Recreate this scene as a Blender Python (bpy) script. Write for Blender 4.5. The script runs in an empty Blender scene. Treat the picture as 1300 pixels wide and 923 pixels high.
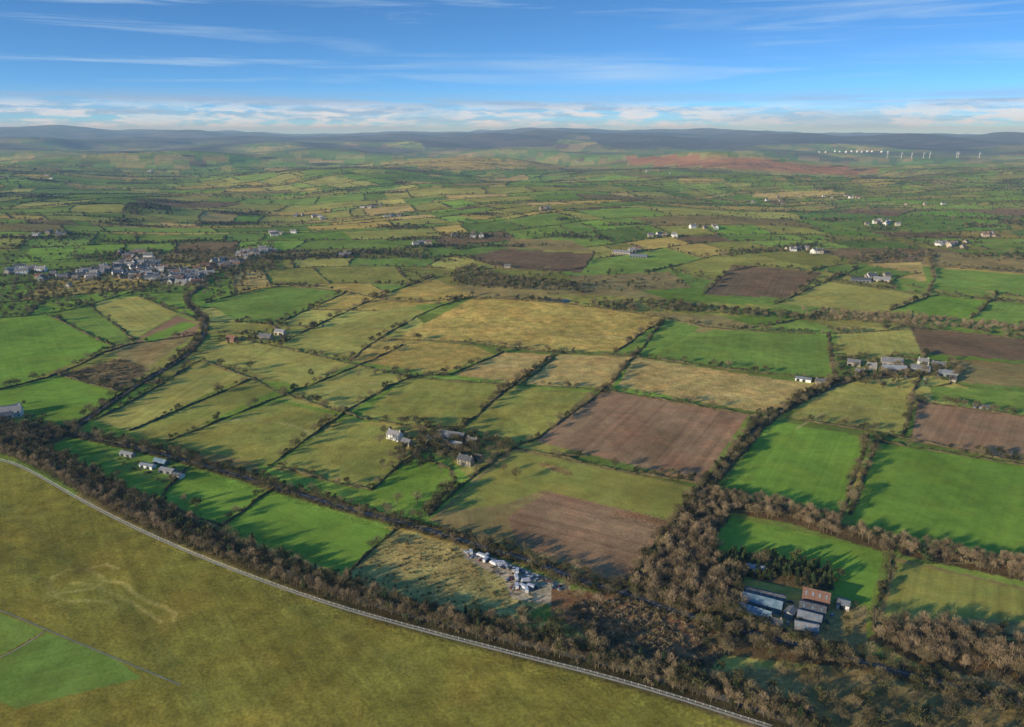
import bpy, math, random
import numpy as np
from mathutils import Vector
random.seed(5); rng=np.random.default_rng(11)
sc=bpy.context.scene
sc.view_settings.view_transform='Standard'; sc.view_settings.look='None'; sc.view_settings.exposure=0
GAIN=1.74
HAZE=True
# ------------------------------------------------------------------ camera / survey
CAMH=300.0; F=939.0; PITCH=math.atan((461.5-168)/F)
cam=bpy.data.cameras.new("camera"); camo=bpy.data.objects.new("camera",cam); sc.collection.objects.link(camo)
cam.sensor_width=36; cam.lens=36*F/1300; cam.clip_start=1; cam.clip_end=120000
camo.location=(0,0,CAMH); camo.rotation_euler=(math.radians(90)-PITCH,0,0); sc.camera=camo

def ss(t):
    t=np.clip(t,0,1); return t*t*(3-2*t)
_nz={}
def nz(x,y,L,seed,n=6):
    k=(L,seed,n)
    if k not in _nz:
        r=np.random.default_rng(seed); a=r.uniform(0,2*np.pi,n); w=2*np.pi/L*r.uniform(0.6,1.7,n); ph=r.uniform(0,6.28,n)
        _nz[k]=(np.cos(a)*w,np.sin(a)*w,ph)
    kx,ky,ph=_nz[k]; s=0
    for i in range(n): s=s+np.sin(kx[i]*x+ky[i]*y+ph[i])
    return s/math.sqrt(n)
def H(x,y):
    x=np.asarray(x,float); y=np.asarray(y,float)
    d=np.hypot(x,y); az=np.arctan2(x,y)
    h=ss((d-1100)/2600)*22*nz(x,y,2300,3)
    h=h+ss((d-3500)/5000)*38*nz(x,y,4200,4)
    h=h+ss((d-1500)/2000)*5*nz(x,y,700,5)
    h=h+34*np.exp(-((x+1500)/260)**2-((y-3050)/230)**2)
    h=h+14*np.exp(-((x-60)/260)**2-((y-1370)/170)**2)
    lf=ss((-az-0.05)/0.25)
    h=h+ss((d-7500)/2500)*(1-ss((d-10500)/2500))*lf*70*np.clip(np.sin(az*11+.5),0,1)
    lvl=155+(60)*ss((az+0.30)/0.4)+32*np.sin(az*7+1.0)+20*np.sin(az*19+2)
    r=ss((d-10500)/7500)
    h=h+r*(lvl+34*nz(x,y,5200,8)+18*nz(x,y,1500,9))
    h=h+ss((d-22000)/6000)*(70+lf*170*(0.6+0.4*np.sin(az*15+3))+65*np.sin(az*9+.5)+30*np.sin(az*31))
    return h
TS=np.geomspace(150,40000,1500)
def unproj(pts):
    p=np.asarray(pts,float).reshape(-1,2)
    a=(p[:,0]-650)/F; b=(p[:,1]-461.5)/F
    sp,cp=math.sin(PITCH),math.cos(PITCH)
    dx=a; dy=cp-b*sp; dz=-sp-b*cp
    hl=np.hypot(dx,dy); ux,uy,uz=dx/hl,dy/hl,dz/hl
    ts=TS; res=np.zeros((len(p),3))
    XX=ux[:,None]*ts; YY=uy[:,None]*ts; DF=CAMH+uz[:,None]*ts-H(XX,YY)
    for i in range(len(p)):
        df=DF[i]; k=np.argmax(df<0)
        if df[k]>=0: k=len(ts)-1
        if k>0:
            f=df[k-1]/(df[k-1]-df[k]+1e-9); f=min(max(f,0),1); t=ts[k-1]+f*(ts[k]-ts[k-1])
        else: t=ts[0]
        x,y=ux[i]*t,uy[i]*t; res[i]=(x,y,float(H(x,y)))
    return res
def W(pts): return unproj(pts)[:,:2]

# ------------------------------------------------------------------ materials
def lin(c):
    c=np.asarray(c,float)/255; return np.where(c<=0.04045,c/12.92,((c+0.055)/1.055)**2.4)
def newmat(name):
    m=bpy.data.materials.new(name); m.use_nodes=True; nt=m.node_tree; b=nt.nodes['Principled BSDF']
    b.inputs['Roughness'].default_value=0.85; b.inputs['Specular IOR Level'].default_value=0.2
    return m,nt,b
def N(nt,t,**k):
    n=nt.nodes.new(t)
    for a,v in k.items(): setattr(n,a,v)
    return n
def varmat(name,c1,c2,scale=0.5,rough=0.85,spec=0.2,rand=0.5,trans=0):
    m,nt,b=newmat(name)
    tc=N(nt,'ShaderNodeNewGeometry'); no=N(nt,'ShaderNodeTexNoise'); no.inputs['Scale'].default_value=scale; no.inputs['Detail'].default_value=3
    nt.links.new(tc.outputs['Position'],no.inputs['Vector'])
    oi=N(nt,'ShaderNodeObjectInfo')
    mx=N(nt,'ShaderNodeMath',operation='MULTIPLY_ADD'); mx.inputs[1].default_value=rand; 
    sub=N(nt,'ShaderNodeMath',operation='SUBTRACT'); sub.inputs[1].default_value=0.5
    nt.links.new(oi.outputs['Random'],sub.inputs[0]); nt.links.new(sub.outputs[0],mx.inputs[0]); nt.links.new(no.outputs['Fac'],mx.inputs[2])
    rp=N(nt,'ShaderNodeValToRGB'); rp.color_ramp.elements[0].position=0.25; rp.color_ramp.elements[1].position=0.75
    rp.color_ramp.elements[0].color=(*c1,1); rp.color_ramp.elements[1].color=(*c2,1)
    nt.links.new(mx.outputs[0],rp.inputs[0]); nt.links.new(rp.outputs[0],b.inputs['Base Color'])
    b.inputs['Roughness'].default_value=rough; b.inputs['Specular IOR Level'].default_value=spec
    return m
M={}
M['bark']=varmat('bark',(0.10,0.08,0.05),(0.20,0.16,0.10),1)
M['twig']=varmat('bare_twigs',(0.10,0.08,0.038),(0.28,0.215,0.105),0.4,rand=0.8)
M['twigred']=varmat('bare_birch_twigs',(0.18,0.13,0.07),(0.40,0.29,0.16),0.4,rand=0.7)
M['leaf']=varmat('ivy_foliage',(0.035,0.042,0.013),(0.11,0.11,0.033),0.4,rand=0.8)
M['conif']=varmat('conifer_needles',(0.022,0.038,0.014),(0.07,0.10,0.03),0.4,rand=0.6)
M['hedge']=varmat('hedge_foliage',(0.05,0.046,0.017),(0.17,0.135,0.06),0.12,rand=0)
M['stone']=varmat('stone_wall',(0.32,0.27,0.20),(0.52,0.45,0.34),0.6,rand=0.8)
M['brick']=varmat('brick_wall',(0.20,0.10,0.07),(0.33,0.18,0.12),0.6)
M['render']=varmat('white_render',(0.66,0.64,0.58),(0.80,0.78,0.73),0.4)
M['slate']=varmat('slate_roof',(0.10,0.10,0.10),(0.30,0.28,0.26),0.7,rough=0.6,rand=0.9)
M['tile']=varmat('clay_tile_roof',(0.16,0.085,0.055),(0.27,0.15,0.10),0.7,rand=0.6)
M['tin']=varmat('corrugated_sheet',(0.17,0.18,0.185),(0.32,0.33,0.33),0.25,rough=0.5)
M['glass']=varmat('window_glass',(0.02,0.025,0.03),(0.04,0.05,0.06),0.2,rough=0.15,spec=0.6)
M['ghglass']=varmat('greenhouse_glass',(0.13,0.20,0.24),(0.32,0.40,0.44),0.3,rough=0.2,spec=0.6)
M['white']=varmat('white_paint',(0.68,0.68,0.66),(0.8,0.8,0.78),0.2,rough=0.4)
M['asphalt']=varmat('asphalt',(0.06,0.06,0.06),(0.10,0.10,0.095),0.15)
M['gravel']=varmat('pale_gravel',(0.42,0.38,0.28),(0.62,0.57,0.45),0.2)
M['track']=varmat('worn_track',(0.26,0.25,0.14),(0.42,0.38,0.25),0.1)
M['tyre']=varmat('tyre_rubber',(0.02,0.02,0.02),(0.03,0.03,0.03),1)
M['water']=varmat('pond_water',(0.015,0.02,0.025),(0.03,0.04,0.045),0.02,rough=0.25,spec=0.35)
M['yard']=varmat('yard_concrete',(0.16,0.14,0.10),(0.28,0.25,0.19),0.12)
for nm,c in (('carwhite',(0.7,0.7,0.7)),('carsilver',(0.4,0.42,0.43)),('carblue',(0.05,0.08,0.16)),('carred',(0.25,0.03,0.02)),('cardark',(0.04,0.04,0.045))):
    M[nm]=varmat(nm+'_paint',tuple(x*0.85 for x in c),c,0.5,rough=0.3,spec=0.5)

# ------------------------------------------------------------------ mesh builder
class MB:
    def __init__(s): s.v=[];s.f=[];s.m=[]
    def quad(s,pts,mi): 
        n=len(s.v); s.v+= [tuple(p) for p in pts]; s.f.append(tuple(range(n,n+len(pts)))); s.m.append(mi)
    def box(s,x0,x1,y0,y1,z0,z1,mi,tx=0,ty=0):
        n=len(s.v)
        s.v+=[(x0,y0,z0),(x1,y0,z0),(x1,y1,z0),(x0,y1,z0),(x0+tx,y0+ty,z1),(x1-tx,y0+ty,z1),(x1-tx,y1-ty,z1),(x0+tx,y1-ty,z1)]
        for q in ((0,3,2,1),(4,5,6,7),(0,1,5,4),(1,2,6,5),(2,3,7,6),(3,0,4,7)): s.f.append(tuple(n+i for i in q)); s.m.append(mi)
    def tube(s,p0,p1,r0,r1,k,mi):
        p0=Vector(p0);p1=Vector(p1); d=(p1-p0).normalized(); a=d.orthogonal().normalized(); b=d.cross(a); n=len(s.v)
        for p,r in((p0,r0),(p1,r1)):
            for i in range(k):
                t=2*math.pi*i/k; s.v.append(tuple(p+a*(math.cos(t)*r)+b*(math.sin(t)*r)))
        for i in range(k): j=(i+1)%k; s.f.append((n+i,n+j,n+k+j,n+k+i)); s.m.append(mi)
        s.f.append(tuple(n+k+i for i in range(k))); s.m.append(mi)
        s.f.append(tuple(n+k-1-i for i in range(k))); s.m.append(mi)
    def mesh(s,name,mats):
        me=bpy.data.meshes.new(name); me.from_pydata(s.v,[],s.f); 
        for m in mats: me.materials.append(M[m])
        me.polygons.foreach_set('material_index',s.m); me.update(); return me
def obj(name,me,loc=(0,0,0),rz=0,sc_=1,coll=None):
    o=bpy.data.objects.new(name,me); o.location=loc; o.rotation_euler=(0,0,rz); o.scale=(sc_,)*3 if not isinstance(sc_,tuple) else sc_
    (coll or sc.collection).objects.link(o); return o

# ------------------------------------------------------------------ tree templates
def leafquad(mb,c,dirv,L,wd,mi,r):
    d=Vector(dirv).normalized(); a=d.cross(Vector((r.uniform(-1,1),r.uniform(-1,1),r.uniform(-1,1)))); 
    if a.length<1e-3: a=d.orthogonal()
    a.normalize(); c=Vector(c); h=d*L/2; w=a*wd/2
    mb.quad([c-h-w*0.6,c-h+w*0.6,c+h+w,c+h-w*0.7],mi)
def tree_bare(name,seed,mat,n=340,hgt=10,rad=3.7,narrow=1.0,leafmix=0.0):
    r=random.Random(seed); mb=MB(); top=hgt*0.36
    lx,ly=r.uniform(-.3,.3),r.uniform(-.3,.3)
    mb.tube((0,0,-0.5),(lx,ly,top),0.32,0.2,5,0); mb.tube((lx,ly,top),(lx*2,ly*2,hgt*0.85),0.2,0.05,4,0)
    cl=[]
    for i in range(11):
        a=i*2.4+r.uniform(-.4,.4); e=r.uniform(0.15,1.1); R=rad*narrow*r.uniform(0.6,1.0); z=hgt*0.45+math.sin(e)*hgt*0.42
        tip=(math.cos(a)*R*math.cos(e*0.8),math.sin(a)*R*math.cos(e*0.8),z)
        mb.tube((lx,ly,top*r.uniform(0.75,1.2)),tip,0.12,0.03,3,0); cl.append(tip)
    cl.append((0,0,hgt*0.9))
    for i in range(n):
        t=r.choice(cl)
        c=Vector((t[0]+r.gauss(0,rad*0.26),t[1]+r.gauss(0,rad*0.26),t[2]+r.gauss(0,hgt*0.08)))
        d=(c-Vector((0,0,hgt*0.3))).normalized()+Vector((r.uniform(-.6,.6),r.uniform(-.6,.6),r.uniform(-.3,.6)))
        if r.random()<leafmix: leafquad(mb,c,d,0.75,0.6,2,r)
        else: leafquad(mb,c,d,r.uniform(0.9,1.8),r.uniform(0.10,0.21),1,r)
    return mb.mesh(name,['bark',mat,'leaf'])
def tree_leafy(name,seed,n=330,hgt=9,rad=3.4):
    r=random.Random(seed); mb=MB(); mb.tube((0,0,-0.5),(0.2,0,hgt*0.5),0.32,0.15,5,0)
    cl=[]
    for i in range(10):
        a=i*2.4; R=rad*r.uniform(0.35,0.85); tip=(math.cos(a)*R,math.sin(a)*R,hgt*r.uniform(0.32,0.85)); cl.append(tip)
        mb.tube((0.1,0,hgt*0.3),tip,0.1,0.03,3,0)
    for i in range(n):
        t=r.choice(cl); v=Vector((r.gauss(0,1),r.gauss(0,1),r.gauss(0,1))).normalized()*r.uniform(0.6,1.1)*rad*0.36
        leafquad(mb,Vector(t)+v,v+Vector((0,0,r.uniform(-.5,.5))),0.75,0.6,1,r)
    return mb.mesh(name,['bark','leaf'])
def tree_conifer(name,seed,n=380,hgt=12,rad=2.3):
    r=random.Random(seed); mb=MB(); mb.tube((0,0,-0.5),(0,0,hgt*0.97),0.25,0.03,5,0)
    for i in range(n):
        t=r.random()**0.75; z=hgt*(0.1+0.9*(1-t)); R=rad*(t**0.6)*(0.75+0.25*math.sin(z*5))*r.uniform(0.55,1.05); a=r.uniform(0,6.283)
        leafquad(mb,(math.cos(a)*R,math.sin(a)*R,z),(math.cos(a),math.sin(a),-0.35+r.uniform(-.2,.2)),r.uniform(0.7,1.1),0.5,1,r)
    return mb.mesh(name,['bark','conif'])
def bush(name,seed,mat,n=90,hgt=2.6,rad=1.7,q=0.6):
    r=random.Random(seed); mb=MB()
    for i in range(4):
        a=i*1.6; mb.tube((0,0,-0.3),(math.cos(a)*rad*0.5,math.sin(a)*rad*0.5,hgt*0.7),0.07,0.02,3,0)
    for i in range(n):
        v=Vector((r.gauss(0,1),r.gauss(0,1),abs(r.gauss(0,1)))).normalized()*r.uniform(0.55,1.05)
        leafquad(mb,(v.x*rad,v.y*rad,v.z*hgt*0.95+0.1),v,q,q*0.6,1,r)
    return mb.mesh(name,['bark',mat])
def farclump(name,seed,mat,n=60,hgt=8,rad=4):
    r=random.Random(seed); mb=MB(); mb.tube((0,0,-1),(0,0,hgt*0.5),0.35,0.2,3,0)
    for i in range(n):
        v=Vector((r.gauss(0,1),r.gauss(0,1),r.gauss(0,1))).normalized()*r.uniform(0.5,1.05)
        leafquad(mb,(v.x*rad,v.y*rad,hgt*0.55+v.z*hgt*0.42),v,2.0,1.3,1,r)
    return mb.mesh(name,['bark',mat])
TC={}
def tcoll(name,meshes):
    c=bpy.data.collections.new(name)
    for i,me in enumerate(meshes): obj(f"{name}_{i:02d}",me,coll=c)
    TC[name]=(c,len(meshes)); 
ME={}
ME['bare']=[tree_bare(f'bare_oak_{i}',i,'twig') for i in range(4)]
ME['red']=[tree_bare(f'bare_birch_{i}',20+i,'twigred',narrow=0.72,hgt=11,n=320) for i in range(3)]
ME['ivy']=[tree_bare(f'ivy_tree_{i}',40+i,'twig',leafmix=0.6) for i in range(2)]+[tree_leafy('holly_tree',50)]
ME['con']=[tree_conifer(f'conifer_{i}',60+i) for i in range(3)]
ME['bush']=[bush(f'bush_{i}',70+i,'leaf') for i in range(2)]+[bush(f'bare_bush_{i}',73+i,'twig') for i in range(2)]
tcoll('mixed_tree_kit',ME['bare']+ME['ivy'])
tcoll('birch_tree_kit',ME['red']+ME['bare'][:1])
tcoll('birch_conifer_kit',ME['con'][:1]+ME['ivy'][:2]+ME['bare'][:3]+ME['red'][:2])
tcoll('conifer_kit',ME['con']+ME['ivy'][2:]*2)
tcoll('bush_kit',ME['bush'])
tcoll('brush_kit',[bush('bracken_clump',80,'twigred',n=60,hgt=1.4,rad=1.6),bush('bramble_clump',81,'twig',n=60,hgt=1.6,rad=1.8)])
tcoll('far_tree_kit',[farclump('far_tree_a',90,'twig'),farclump('far_tree_b',91,'leaf'),farclump('far_tree_c',92,'twig',hgt=7,rad=4.5),farclump('far_tree_d',93,'conif',hgt=10,rad=3.5)])

def scatter(name,pts2,kit,s0,s1,flat=0.0):
    pts2=np.asarray(pts2,float).reshape(-1,2); n=len(pts2)
    if n==0: return
    z=H(pts2[:,0],pts2[:,1]); co=np.column_stack([pts2,z]).astype(np.float32)
    me=bpy.data.meshes.new(name); me.vertices.add(n); me.vertices.foreach_set('co',co.ravel())
    c,k=TC[kit]
    for an,ty,arr in (('scl','FLOAT',s0+(s1-s0)*rng.beta(1.6,2.2,n)),('rot','FLOAT',rng.uniform(0,6.28,n)),('idx','INT',rng.integers(0,k,n))):
        a=me.attributes.new(an,ty,'POINT'); a.data.foreach_set('value',arr.astype(np.int32 if ty=='INT' else np.float32))
    me.update(); o=obj(name,me)
    g=bpy.data.node_groups.new(name+'_scatter','GeometryNodeTree')
    g.interface.new_socket('Geometry',in_out='INPUT',socket_type='NodeSocketGeometry'); g.interface.new_socket('Geometry',in_out='OUTPUT',socket_type='NodeSocketGeometry')
    gi=N(g,'NodeGroupInput'); go=N(g,'NodeGroupOutput'); ip=N(g,'GeometryNodeInstanceOnPoints'); ci=N(g,'GeometryNodeCollectionInfo')
    ci.inputs['Collection'].default_value=c; ci.inputs['Separate Children'].default_value=True; ci.inputs['Reset Children'].default_value=True
    def na(nm,ty):
        q=N(g,'GeometryNodeInputNamedAttribute',data_type=ty); q.inputs['Name'].default_value=nm; return q.outputs['Attribute']
    L=g.links.new; L(gi.outputs[0],ip.inputs['Points']); L(ci.outputs[0],ip.inputs['Instance']); ip.inputs['Pick Instance'].default_value=True
    L(na('idx','INT'),ip.inputs['Instance Index']); L(na('scl','FLOAT'),ip.inputs['Scale'])
    cx=N(g,'ShaderNodeCombineXYZ'); L(na('rot','FLOAT'),cx.inputs[2]); L(cx.outputs[0],ip.inputs['Rotation']); L(ip.outputs[0],go.inputs[0])
    md=o.modifiers.new('scatter','NODES'); md.node_group=g
    return o

# ------------------------------------------------------------------ geometry helpers 2D
def inpoly(P,poly):
    x,y=P[:,0],P[:,1]; m=(x>=poly[:,0].min())&(x<=poly[:,0].max())&(y>=poly[:,1].min())&(y<=poly[:,1].max())
    idx=np.nonzero(m)[0]; x=x[idx];y=y[idx]; c=np.zeros(len(idx),bool); n=len(poly)
    for i in range(n):
        x1,y1=poly[i];x2,y2=poly[(i+1)%n]
        if y1==y2: continue
        t=((y1>y)!=(y2>y))&(x<(x2-x1)*(y-y1)/(y2-y1)+x1); c^=t
    return idx[c]
def resample(pl,step):
    pl=np.asarray(pl); seg=np.hypot(*np.diff(pl,axis=0).T); s=np.concatenate([[0],np.cumsum(seg)]); n=max(2,int(s[-1]/step)+1)
    t=np.linspace(0,s[-1],n); return np.column_stack([np.interp(t,s,pl[:,0]),np.interp(t,s,pl[:,1])])
def smooth(pl,step=6,it=2):
    pl=np.asarray(pl,float)
    for _ in range(it):
        q=0.75*pl[:-1]+0.25*pl[1:]; r=0.25*pl[:-1]+0.75*pl[1:]
        m=np.empty((len(q)*2,2)); m[0::2]=q; m[1::2]=r; pl=np.vstack([pl[:1],m,pl[-1:]])
    return resample(pl,step)
def along(pl,step,w,jit=0.5):
    p=resample(pl,step); t=np.gradient(p,axis=0); t/=np.hypot(*t.T)[:,None]+1e-9; nrm=np.column_stack([-t[:,1],t[:,0]])
    return p+nrm*rng.uniform(-w/2,w/2,len(p))[:,None]+t*rng.uniform(-step*jit,step*jit,len(p))[:,None]
def fill(poly,sp):
    a=poly.min(0);b=poly.max(0); n=int((b[0]-a[0])*(b[1]-a[1])/sp**2)
    P=rng.uniform(a,b,(n,2)); return P[inpoly(P,poly)]

# ------------------------------------------------------------------ palette
C=dict(bright=(104,130,46),green=(108,128,52),dgreen=(92,112,46),olive=(130,127,58),lolive=(146,140,68),tawny=(158,137,68),tan=(168,144,82),
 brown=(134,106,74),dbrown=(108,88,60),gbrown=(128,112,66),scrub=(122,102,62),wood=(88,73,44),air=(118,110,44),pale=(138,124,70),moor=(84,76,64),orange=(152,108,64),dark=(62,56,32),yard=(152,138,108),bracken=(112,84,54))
FIELDS=[
([(640,850),(900,850),(1420,840),(1420,1100),(600,1100)],'gbrown',.2,.9),
([(-150,540),(0,585),(30,592),(130,650),(250,706),(400,762),(520,797),(660,833),(800,870),(1000,940),(1000,1100),(-300,1100)],'air',.45,.6),
([(-80,775),(0,779),(56,800),(0,833),(-60,860)],'green',.3,.2),
([(60,803),(140,833),(180,860),(20,900),(-50,870),(0,836)],'green',.3,.2),
([(70,556),(140,560),(270,592),(345,618),(325,640),(280,668),(200,635),(100,592),(55,570)],'bright',.3,.3),
([(120,565),(235,590),(245,600),(200,612),(140,592)],'green',.3,.6),
([(345,622),(502,674),(435,728),(278,672)],'bright',.35,.15),
([(505,674),(600,697),(700,735),(690,770),(640,790),(520,772),(440,730)],'pale',.2,1),
([(585,697),(640,712),(725,745),(715,770),(650,760),(640,735),(590,708)],'yard',.0,1),
([(700,745),(800,758),(940,812),(900,850),(780,830),(700,780)],'bracken',.0,1),
([(120,535),(252,460),(315,477),(163,547)],'lolive',.4,.3),
([(163,548),(317,479),(352,494),(211,560)],'olive',.4,.3),
([(213,561),(350,510),(430,528),(340,592)],'olive',.3,.5),
([(342,596),(440,530),(498,545),(522,580),(470,620),(430,615)],'olive',.3,.5),
([(240,456),(290,430),(350,438),(305,465)],'lolive',.2,.7),
([(303,467),(352,440),(447,461),(385,492)],'lolive',.3,.4),
([(355,507),(456,465),(512,480),(440,525)],'lolive',.3,.4),
([(458,528),(516,479),(640,489),(592,540),(540,545)],'olive',.3,.5),
([(590,542),(652,491),(748,497),(680,558),(620,562)],'olive',.2,.6),
([(680,560),(768,495),(950,527),(890,612)],'brown',.6,.3),
([(890,612),(950,527),(962,531),(905,608)],'green',.3,.3),
([(545,660),(650,568),(888,620),(793,744),(590,682)],'gbrown',.4,.4),
([(655,572),(888,621),(855,662),(690,622),(640,640),(560,655),(600,615)],'olive',.3,.2),
([(695,624),(855,662),(792,742),(655,690),(640,660)],'brown',.65,.4),
([(560,650),(640,640),(655,690),(600,683),(548,662)],'gbrown',.4,.3),
([(468,630),(522,582),(592,600),(545,647)],'bright',.2,.4),
([(920,617),(975,533),(1100,555),(1066,650)],'bright',.4,.15),
([(1077,657),(1116,562),(1310,590),(1420,610),(1420,740),(1300,712),(1140,682)],'bright',.25,.15),
([(1156,560),(1165,508),(1310,530),(1420,545),(1420,605),(1300,585)],'brown',.6,.2),
([(1000,530),(1052,496),(1155,508),(1145,552)],'lolive',.3,.5),
([(900,692),(925,655),(1122,700),(1105,768),(960,722)],'bright',.3,.2),
([(930,755),(1100,770),(1100,830),(1000,830),(900,800)],'gbrown',.1,.9),
([(1108,805),(1136,708),(1300,746),(1420,770),(1420,850),(1300,812)],'gbrown',.6,.2),
([(1120,790),(1140,712),(1290,747),(1420,775),(1420,800),(1240,785)],'olive',.6,.2),
([(785,490),(805,453),(1042,490),(1000,515),(965,524)],'tan',.2,.9),
([(832,450),(905,418),(1050,425),(1060,478),(940,470)],'green',.3,.3),
([(510,425),(600,378),(810,390),(845,403),(802,446),(690,446),(590,433),(480,430)],'tawny',.2,.9),
([(442,457),(480,430),(600,438),(628,450),(560,475)],'tawny',.2,.8),
([(575,476),(640,447),(702,450),(660,487)],'tan',.2,.8),
([(665,488),(710,450),(805,453),(775,492)],'tan',.2,.8),
([(360,435),(510,387),(540,395),(442,452)],'lolive',.3,.4),
([(265,385),(350,362),(440,370),(350,412),(300,408)],'green',.3,.3),
([(440,372),(470,385),(550,352),(600,378),(512,390)],'tawny',.2,.6),
([(780,446),(843,405),(890,415),(832,450)],'green',.3,.3),
([(1060,415),(1165,416),(1176,450),(1066,450)],'lolive',.4,.3),
([(1155,415),(1310,430),(1380,438),(1380,465),(1170,448)],'dbrown',.5,.3),
([(1205,455),(1380,468),(1380,498),(1215,485)],'gbrown',.4,.4),
([(1180,490),(1380,502),(1380,538),(1185,508)],'green',.3,.4),
([(930,336),(1045,346),(1000,378),(895,374)],'dbrown',.5,.3),
([(590,326),(640,316),(755,322),(738,346),(640,341)],'dbrown',.4,.3),
([(650,303),(725,305),(755,320),(640,315)],'gbrown',.4,.3),
([(720,350),(850,345),(880,365),(750,372)],'gbrown',.3,.9),
([(985,386),(1050,357),(1180,375),(1130,395)],'lolive',.3,.3),
([(1145,392),(1190,372),(1262,380),(1232,405)],'bright',.3,.3),
([(1262,382),(1380,390),(1380,415),(1235,405)],'green',.3,.3),
([(1170,338),(1380,356),(1380,386),(1178,360)],'green',.4,.2),
([(1175,318),(1380,335),(1380,353),(1170,335)],'gbrown',.4,.2),
([(-60,405),(60,400),(145,440),(20,490),(-60,505)],'bright',.3,.2),
([(-60,505),(20,491),(75,476),(150,497),(100,528),(-60,520)],'bright',.3,.2),
([(60,400),(110,385),(172,432),(145,439)],'green',.4,.2),
([(112,384),(175,376),(225,398),(172,430)],'lolive',.4,.2),
([(172,432),(225,400),(252,410),(250,425),(180,442)],'brown',.4,.2),
([(180,430),(235,408),(252,412),(190,438)],'bright',.4,.2),
([(75,476),(150,455),(192,468),(150,497)],'scrub',.2,1),
([(147,440),(245,426),(190,466),(150,455)],'gbrown',.2,.8),
([(140,380),(200,360),(250,365),(228,388),(180,376)],'green',.3,.2),
([(700,375),(760,375),(990,388),(940,402),(760,392)],'olive',.2,.8),
]
FW=[(W(p),c,s,r) for p,c,s,r in FIELDS]
MOOR=[([(795,198),(900,200),(1000,206),(1130,215),(1090,221),(950,217),(800,208)],'orange'),
([(480,208),(640,203),(800,208),(760,214),(560,216)],'tawny'),
([(500,172),(720,170),(700,186),(540,188)],'moor'),([(740,168),(1300,172),(1300,184),(760,184)],'moor')]
MW=[(W(p),c) for p,c in MOOR]

# ------------------------------------------------------------------ auto field pattern (rolling distant farmland)
TH=math.radians(-18); RM=np.array([[math.cos(TH),-math.sin(TH)],[math.sin(TH),math.cos(TH)]])
def D(x,y): return np.stack([170*nz(x,y,2600,21,4)+22*nz(x,y,800,23,4),170*nz(x,y,2400,22,4)+22*nz(x,y,750,24,4)],-1)
def toUV(P): return P@RM.T + D(P[:,0],P[:,1])
def toXY(U):
    P=U@RM
    for _ in range(22): P=0.3*P+0.7*((U-D(P[:,0],P[:,1]))@RM)
    return P
vb=np.cumsum(np.clip(rng.lognormal(4.95,.42,220),60,340))-9000; ROWS=[]
for i in range(len(vb)): ROWS.append(np.cumsum(np.clip(rng.lognormal(5.2,.5,230),70,560))-22000)
pal=['green','bright','dgreen','olive','lolive','tawny','gbrown','dbrown','tan']; pw=np.array([.20,.16,.13,.18,.14,.08,.04,.035,.035]); pw/=pw.sum()
palL=np.array([lin(C[k]) for k in pal])
def autocol(P):
    U=toUV(P); ri=np.clip(np.searchsorted(vb,U[:,1]),0,len(vb)-1); ci=np.zeros(len(P),int)
    for r in np.unique(ri):
        m=ri==r; ci[m]=np.searchsorted(ROWS[r],U[m,0])
    hsh=(ri*7919+ci*104729+((ri*ci)%977)*31)%10007
    r2=np.random.default_rng(3); tab=r2.choice(len(pal),10007,p=pw); br=r2.uniform(0.74,1.24,10007)
    c=palL[tab[hsh]]*br[hsh][:,None]
    reg=np.clip(.5+.55*nz(P[:,0],P[:,1],3500,66),0,1)[:,None]*.2
    return c*(1-reg)+lin(C['olive'])*(.9+.1*nz(P[:,0],P[:,1],300,67))[:,None]*reg,hsh
# ------------------------------------------------------------------ ground sheet
a1=np.radians(np.linspace(72,1.55,760)); r=np.concatenate([CAMH/np.tan(a1),np.geomspace(CAMH/math.tan(a1[-1])*1.006,48000,150)])
azs=np.radians(np.linspace(-52,52,1120)); R,A=np.meshgrid(r,azs,indexing='ij')
X=(R*np.sin(A)).ravel(); Y=(R*np.cos(A)).ravel(); Z=H(X,Y); P=np.column_stack([X,Y]); Dd=np.hypot(X,Y)
col,hsh=autocol(P)
sdir=np.zeros((len(P),3),np.float32); ang=(hsh%7)*0.05+(hsh%2)*1.57+0.3
sdir[:,0]=np.cos(ang);sdir[:,1]=np.sin(ang);sdir[:,2]=0.3
rough=np.full(len(P),0.4,np.float32)
mf=ss((Dd-8500)/5000)*np.clip(0.6+0.5*nz(X,Y,2200,31),0,1); mf=np.maximum(mf,ss((Dd-14000)/5000)*.92); mc=lin(C['moor'])*np.clip(.85+0.3*nz(X,Y,1300,32),0.4,1.5)[:,None]
col=col*(1-mf[:,None])+mc*mf[:,None]
for w,c in MW:
    i=inpoly(P,w); col[i]=lin(C[c])*(0.8+0.25*(1+nz(X[i],Y[i],500,77))[:,None]*.6)
for w,c,s,ro in FW:
    i=inpoly(P,w); col[i]=lin(C[c])*rng.uniform(0.92,1.08)
    ed=[(np.hypot(*(w[(k+1)%len(w)]-w[k])),k) for k in range(len(w))]; k=max(ed)[1]; e=w[(k+1)%len(w)]-w[k]; e/=np.hypot(*e)
    sdir[i,0]=e[0];sdir[i,1]=e[1];sdir[i,2]=s; rough[i]=ro
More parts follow.
